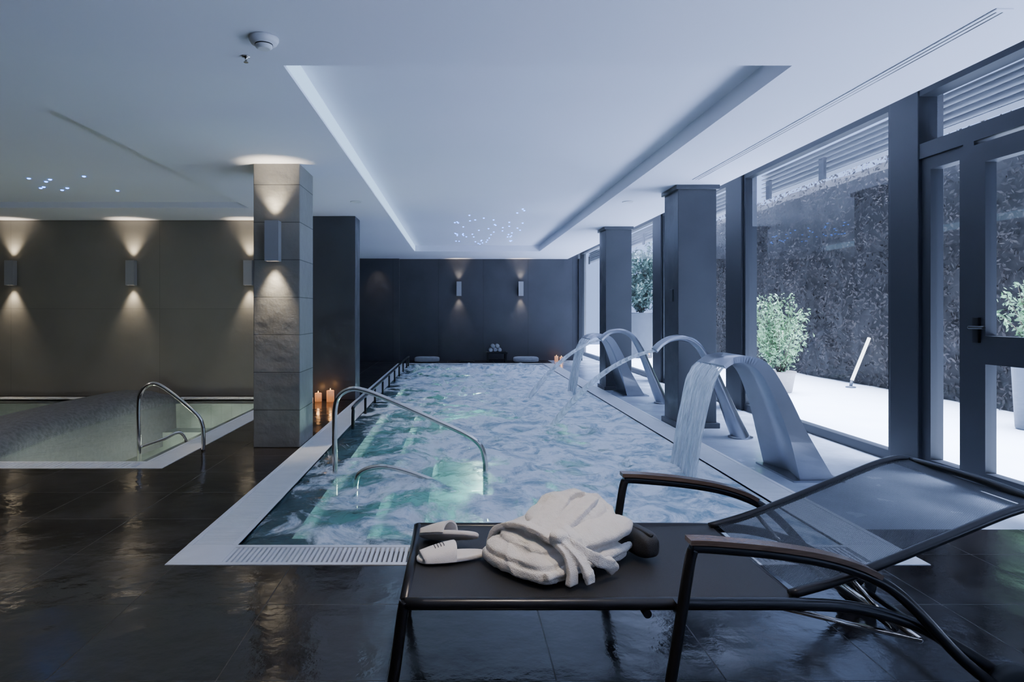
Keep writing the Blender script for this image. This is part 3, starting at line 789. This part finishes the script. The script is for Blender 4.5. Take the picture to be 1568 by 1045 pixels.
# ------------------------------------------------------------------ outside
boxobj('patio_ground', (XR+.2, 9.5, -6, 26, -.1, -.0), M_patio)
def leaves(bm, n, posf, size, mi):
    for i in range(n):
        p, out = posf()
        d = (out+Vector((random.uniform(-1,1), random.uniform(-1,1), random.uniform(-1,1)))*.8).normalized()
        t = d.orthogonal().normalized(); t = Matrix.Rotation(random.uniform(0, 6.28), 3, d) @ t
        b = d.cross(t); s = size*random.uniform(.6, 1.3)
        vs = [bm.verts.new(p-t*s), bm.verts.new(p+b*s*.4), bm.verts.new(p+t*s), bm.verts.new(p-b*s*.4)]
        f = bm.faces.new(vs); f.material_index = mi
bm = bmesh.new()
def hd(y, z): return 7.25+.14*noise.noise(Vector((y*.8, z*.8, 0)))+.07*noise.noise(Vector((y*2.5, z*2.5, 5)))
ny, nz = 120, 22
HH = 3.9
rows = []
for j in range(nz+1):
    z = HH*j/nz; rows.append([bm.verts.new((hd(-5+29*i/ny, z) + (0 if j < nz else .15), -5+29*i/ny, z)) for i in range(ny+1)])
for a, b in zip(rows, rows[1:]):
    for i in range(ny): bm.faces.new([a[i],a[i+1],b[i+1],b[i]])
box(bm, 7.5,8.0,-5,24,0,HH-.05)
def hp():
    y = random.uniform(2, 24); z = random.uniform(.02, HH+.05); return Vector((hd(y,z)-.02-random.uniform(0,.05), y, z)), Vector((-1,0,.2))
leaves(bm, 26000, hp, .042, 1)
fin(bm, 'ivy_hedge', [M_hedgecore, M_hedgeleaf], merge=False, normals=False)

def bush(name, c, rad, pot, n, leafmat, potmat, size, stems=9):
    bm = bmesh.new()
    cx, cy = c; pr, ph = pot
    lathe(bm, [(pr*.72,0),(pr*.78,.02),(pr,ph-.03),(pr*1.06,ph-.03),(pr*1.06,ph),(pr*.94,ph),(pr*.92,ph-.05)], cx, cy, 0, 0, 30)
    lathe(bm, [(pr*.92,ph-.06),(pr*.9,ph-.045)], cx, cy, 0, 3, 20)
    tips = []
    for i in range(stems*3):
        a = random.uniform(0, 6.28); rr = random.uniform(.1, 1)
        tip = Vector((cx+rad[0]*rr*math.cos(a), cy+rad[0]*rr*math.sin(a), ph+rad[1]*2*random.uniform(.45, 1)*(1-.25*rr)))
        base = Vector((cx+.1*pr*math.cos(a), cy+.1*pr*math.sin(a), ph-.05)); mid = (base+tip)/2+Vector((0,0,.12*rad[1]))
        tube(bm, [base, mid, tip], [.012,.007,.003], 2, 6, 4); tips.append((base, mid, tip))
    def pf():
        b, m, t = random.choice(tips); u = random.uniform(.15, 1.02)
        p = (b*(1-u)**2+m*2*u*(1-u)+t*u*u)
        o = Vector((random.gauss(0,1), random.gauss(0,1), random.gauss(0,1)))*.07*rad[1]
        return p+o, (o+Vector((0,0,.02))).normalized()
    leaves(bm, n, pf, size, 1)
    return fin(bm, name, [potmat, leafmat, M_bark, M_soil], merge=False, normals=False)
bush('potted_shrub', (5.25,10.6), (.60,.74), (.22,.34), 3000, M_leaf, M_potw, .034)
bush('potted_tree', (5.25,18.6), (.72,1.05), (.38,1.28), 3200, M_leaf2, M_potg, .07)
bush('potted_shrub', (6.35,7.2), (.50,.42), (.2,.95), 1800, M_leaf, M_potg, .035)
for x, y in ((6.75,11.2),(6.75,14.2)):
    bm = bmesh.new()
    lathe(bm, [(.08,0),(.08,.02),(.03,.03)], x, y, 0, 1, 18)
    tube(bm, [(x,y,.02),(x+.05,y+.05,.12)], .025, 1, 12, 1)
    tube(bm, [(x+.05,y+.05,.12),(x+.38,y+.1,.85)], .026, 0, 12, 1)
    fin(bm, 'leaning_garden_lamp', [M_lamp, M_potg], merge=False)

# ------------------------------------------------------------------ lighting
w = bpy.data.worlds.new('World'); scene.world = w; w.use_nodes = True
bg = w.node_tree.nodes['Background']; bg.inputs[0].default_value = (.38,.54,1.0,1); bg.inputs[1].default_value = 1.9
sun = bpy.data.lights.new('sun', 'SUN'); sun.energy = 56; sun.color = (.61,.71,1.0); sun.angle = math.radians(40)
so = bpy.data.objects.new('sun', sun); COL.objects.link(so); so.rotation_euler = (0, math.radians(8), 0)

def point(name, loc, e, col, r=.08):
    l = bpy.data.lights.new(name, 'POINT'); l.energy = e; l.color = col; l.shadow_soft_size = r
    o = bpy.data.objects.new(name, l); COL.objects.link(o); o.location = loc
for x, y in ((.5,5.6),(.45,8.6),(.45,11.6),(.3,14.8)): point('underwater_light', (x,y,-.6), 85, (.88,1,.86))
for x, y in ((-3.5,6.6),(-3.5,8.6),(-6,7.5)): point('spa_underwater_light', (x,y,-.35), 22, (.95,1,.86))
spot('downlight_and_fill_spot', (.35,1.7,2.68), (.35,2.45,.4), 125, (1,.86,.68), 1.0, .9, .04)  # added warm spot from out of view, brightens the robe
spot('downlight_and_fill_spot', (-3.0,2.0,2.68), (-3.0,2.3,0), 130, (1,.86,.70), 1.8, 1, .05)  # added fill, source unseen: more light on the left side
spot('downlight_and_fill_spot', (-5.4,3.6,2.68), (-5.2,5.6,0), 180, (1,.92,.84), 2.0, 1, .05)  # added fill, source unseen: lifts the spa and its gutter
spot('downlight_and_fill_spot', (-1.3,8.4,2.68), (-1.3,8.4,0), 25, (1,.9,.78), 1.4, 1, .05)

# ------------------------------------------------------------------ camera
cam = bpy.data.cameras.new('camera'); cam.lens = 22.96; cam.sensor_width = 36; cam.shift_x = .0536; cam.shift_y = -.0284
cam.clip_start = .05; cam.clip_end = 100
co = bpy.data.objects.new('camera', cam); COL.objects.link(co); co.location = (0,0,1.3); co.rotation_euler = (math.radians(90),0,0)
scene.camera = co
